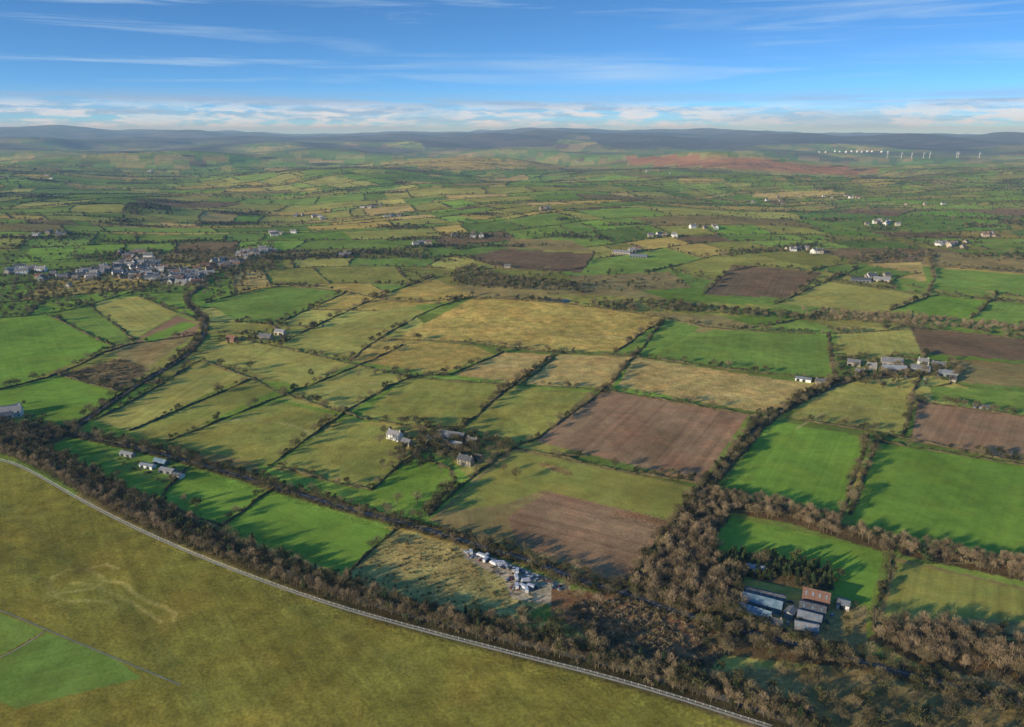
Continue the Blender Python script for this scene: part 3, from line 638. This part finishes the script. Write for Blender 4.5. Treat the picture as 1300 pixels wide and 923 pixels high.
# ------------------------------------------------------------------ vehicles
def car_mesh(name,paint_):
    mb=MB(); mb.box(-2.15,2.15,-.88,.88,.32,.82,0,.06,.05); mb.box(-1.55,.95,-.78,.78,.82,1.42,1,.42,.12); mb.box(-1.12,.52,-.67,.67,1.42,1.47,0); 
    for x in(-1.35,1.35):
        for y in(-.88,.88): mb.tube((x,y-.1,.33),(x,y+.1,.33),.33,.33,10,2)
    mb.box(2.1,2.2,-.7,.7,.4,.6,2); mb.box(-2.2,-2.1,-.7,.7,.4,.6,2)
    return mb.mesh(name,[paint_,'glass','tyre'])
def van_mesh():
    mb=MB(); mb.box(-3.2,2.0,-1.1,1.1,.6,3.0,0); mb.box(2.05,3.2,-1.0,1.0,.5,2.1,0,.15,.05); mb.quad([(3.16,-.8,1.3),(3.16,.8,1.3),(3.09,.75,1.95),(3.09,-.75,1.95)],1)
    for x in(-2.2,-1.3,2.5):
        for y in(-1.0,1.0): mb.tube((x,y-.12,.45),(x,y+.12,.45),.45,.45,10,2)
    return mb.mesh('box_lorry',['carwhite','glass','tyre'])
CM=[car_mesh('parked_car_'+c,c) for c in('carwhite','carsilver','carblue','carred','cardark')]; VM=van_mesh()
for pl,n in (([(592,701),(625,712),(652,722)],22),([(600,706),(640,720)],16),([(655,724),(690,738),(712,748)],20),([(652,745),(668,750),(678,745)],18),([(645,735),(668,738)],10)):
    wv=W(pl); p=along(wv,float(np.hypot(*(wv[-1]-wv[0])))/n,4)
    for q in p:
        if random.random()<.12: obj('box_lorry',VM,(q[0],q[1],.05),random.uniform(0,3.1))
        else: obj('parked_car',random.choice(CM+CM[:2]+CM[1:2]),(q[0],q[1],.05),random.choice([.9,2.4])+random.uniform(-.3,.3))
for p in W([(1000,792),(1005,775),(1050,790),(1056,782),(575,572),(592,578),(1150,480),(1130,478),(1175,482),(1003,765),(190,600),(230,600)]): obj('parked_car',random.choice(CM),(p[0],p[1],float(H(*p))+.05),random.uniform(0,3))
# ------------------------------------------------------------------ radomes & turbines
import bmesh
def radome(px,py,rad):
    w=W([(px,py)])[0]; z=float(H(*w)); bm=bmesh.new(); bmesh.ops.create_icosphere(bm,subdivisions=3,radius=rad); me=bpy.data.meshes.new('radome')
    for v in bm.verts: v.co.z=max(v.co.z,-rad*.75)
    bm.to_mesh(me); bm.free(); me.materials.append(M['white']); obj('radome',me,(w[0],w[1],z+rad*.7))
for px,rad in ((1040,11),(1048,13),(1060,16),(1066,13),(1074,17),(1081,15),(1088,17),(1094,13),(1101,17),(1107,15),(1119,16),(1127,11)): radome(px,193.5+random.uniform(-.6,.6),rad)
def turbine(px,py,hgt):
    w=W([(px,py)])[0]; z=float(H(*w)); mb=MB(); mb.tube((0,0,-2),(0,0,hgt),2.6,1.4,10,0); mb.box(-2.2,2.2,-5,5,hgt-1,hgt+4,0); a0=random.uniform(0,2)
    for k in range(3):
        a=a0+k*2.094; d=Vector((math.cos(a),0,math.sin(a))); mb.tube(Vector((0,-6,hgt+1.5)),Vector((0,-6,hgt+1.5))+d*hgt*.55,1.8,.4,5,0)
    obj('wind_turbine',mb.mesh('wind_turbine',['white']),(w[0],w[1],z),random.uniform(-.3,.3))
for px in(1126,1144,1157,1172,1180,1214,1216,1243): turbine(px,201,58)
# ------------------------------------------------------------------ individually standing trees
SOLO=[(560,600),(530,640),(640,600),(612,700),(640,705),(575,693),(700,745),(720,755),(735,765),(760,772),(905,770),(920,775),(1095,790),(330,425),(318,470),(480,505),(455,480),(395,478),(1120,705),(1080,640),(960,560),(905,600),(870,640),(850,668),(820,712),(1240,720),(120,600),(150,612),(250,648),(430,618),(455,625),(1010,712),(1065,735),(300,655),(235,640),(505,640),(655,610),(965,720),(1200,790),(488,552),(515,572),(482,565)]
for p in W(SOLO):
    k=random.choice(['bare','bare','ivy','red']); me=random.choice(ME[k]); obj({'bare':'bare_oak_tree','ivy':'ivy_clad_tree','red':'birch_tree'}[k],me,(p[0],p[1],float(H(*p))),random.uniform(0,6),random.uniform(.8,1.25))
# ------------------------------------------------------------------ light
EL=math.radians(14); S=Vector((0.82,0.57,0)).normalized()
sl=bpy.data.lights.new('sun','SUN'); sl.energy=5; sl.angle=math.radians(.5); sl.color=(1,.91,.72); so=bpy.data.objects.new('sun',sl); sc.collection.objects.link(so)
so.rotation_euler=Vector((S.x*math.cos(EL),S.y*math.cos(EL),-math.sin(EL))).to_track_quat('-Z','Y').to_euler(); so.location=(-500,-500,800)
wd=bpy.data.worlds.new("World"); sc.world=wd; wd.use_nodes=True; nt=wd.node_tree; bg=nt.nodes['Background']; L=nt.links.new
BS=0.125; bg.inputs['Strength'].default_value=BS
tc=N(nt,'ShaderNodeTexCoord'); sx=N(nt,'ShaderNodeSeparateXYZ'); L(tc.outputs['Generated'],sx.inputs[0])
cx=N(nt,'ShaderNodeCombineXYZ'); L(sx.outputs[0],cx.inputs[0]); L(sx.outputs[1],cx.inputs[1]); L(mth('MULTIPLY_ADD',sx.outputs[2],3.2,0.05),cx.inputs[2])
nv=N(nt,'ShaderNodeVectorMath',operation='NORMALIZE'); L(cx.outputs[0],nv.inputs[0])
sk=N(nt,'ShaderNodeTexSky',sky_type='NISHITA'); sk.sun_disc=False; sk.sun_elevation=EL; sk.sun_rotation=math.atan2(-S.x,-S.y)%(2*math.pi); sk.altitude=300; sk.dust_density=.3; sk.ozone_density=2.0
L(nv.outputs[0],sk.inputs['Vector'])
tint=N(nt,'ShaderNodeMix',data_type='RGBA',blend_type='MULTIPLY'); tint.inputs['Factor'].default_value=1; L(sk.outputs[0],tint.inputs['A']); tint.inputs['B'].default_value=(.72,1.36,1.95,1)
az=mth('ARCTAN2',sx.outputs[0],sx.outputs[1]); el=sx.outputs[2]
def cvec(a,b_,o=0):
    q=N(nt,'ShaderNodeCombineXYZ'); L(mth('MULTIPLY',az,a),q.inputs[0]); L(mth('MULTIPLY',el,b_),q.inputs[1]); q.inputs[2].default_value=o; return q.outputs[0]
def band(lo,l2,h1,hi): return mth('MULTIPLY',mr(el,lo,l2,0,1),mr(el,h1,hi,1,0))
ci=mth('MULTIPLY',mth('MULTIPLY',mr(noise(cvec(2.2,46,1.3),1.0,8,.6),.5,.75,0,1),mr(noise(cvec(1.4,12,4.),1.0,3),.42,.62,0,1)),band(.045,.07,.16,.3))
ci=mth('MULTIPLY',ci,.85)
stt=mth('MULTIPLY',mr(noise(cvec(4,100,7),1.0,7,.4),.36,.58,0,1),band(-.002,.006,.036,.052))
cu=mth('MULTIPLY',mr(noise(cvec(22,105,2),1.0,7),.44,.55,0,1),mth('MULTIPLY',band(.003,.009,.024,.038),mr(noise(cvec(4,1,9),1.0,2),.38,.52,.3,1)))
def mixc(A_,fac,c):
    q=N(nt,'ShaderNodeMix',data_type='RGBA'); L(fac,q.inputs['Factor']); L(A_,q.inputs['A']); q.inputs['B'].default_value=(*[v/BS for v in c],1); return q.outputs['Result']
c0=mixc(tint.outputs['Result'],ci,(.62,.80,.95)); c1=mixc(c0,mth('MULTIPLY',stt,.75),(.36,.48,.68)); c2=mixc(c1,mth('MULTIPLY',cu,.85),(.86,.91,.98))
L(c2,bg.inputs['Color'])
# ------------------------------------------------------------------ atmospheric haze
if HAZE:
    mb=MB(); mb.box(-60000,60000,-8000,60000,-400,650,0); me=bpy.data.meshes.new('haze'); me.from_pydata(mb.v,[],mb.f)
    mh=bpy.data.materials.new('atmospheric_haze'); mh.use_nodes=True; hn=mh.node_tree; hn.nodes.remove(hn.nodes['Principled BSDF']); vs=hn.nodes.new('ShaderNodeVolumeScatter')
    vs.inputs['Color'].default_value=(.38,.68,1,1); vs.inputs['Density'].default_value=4.3e-5; vs.inputs['Anisotropy'].default_value=0
    hn.links.new(vs.outputs[0],hn.nodes['Material Output'].inputs['Volume']); me.materials.append(mh); obj('haze',me)
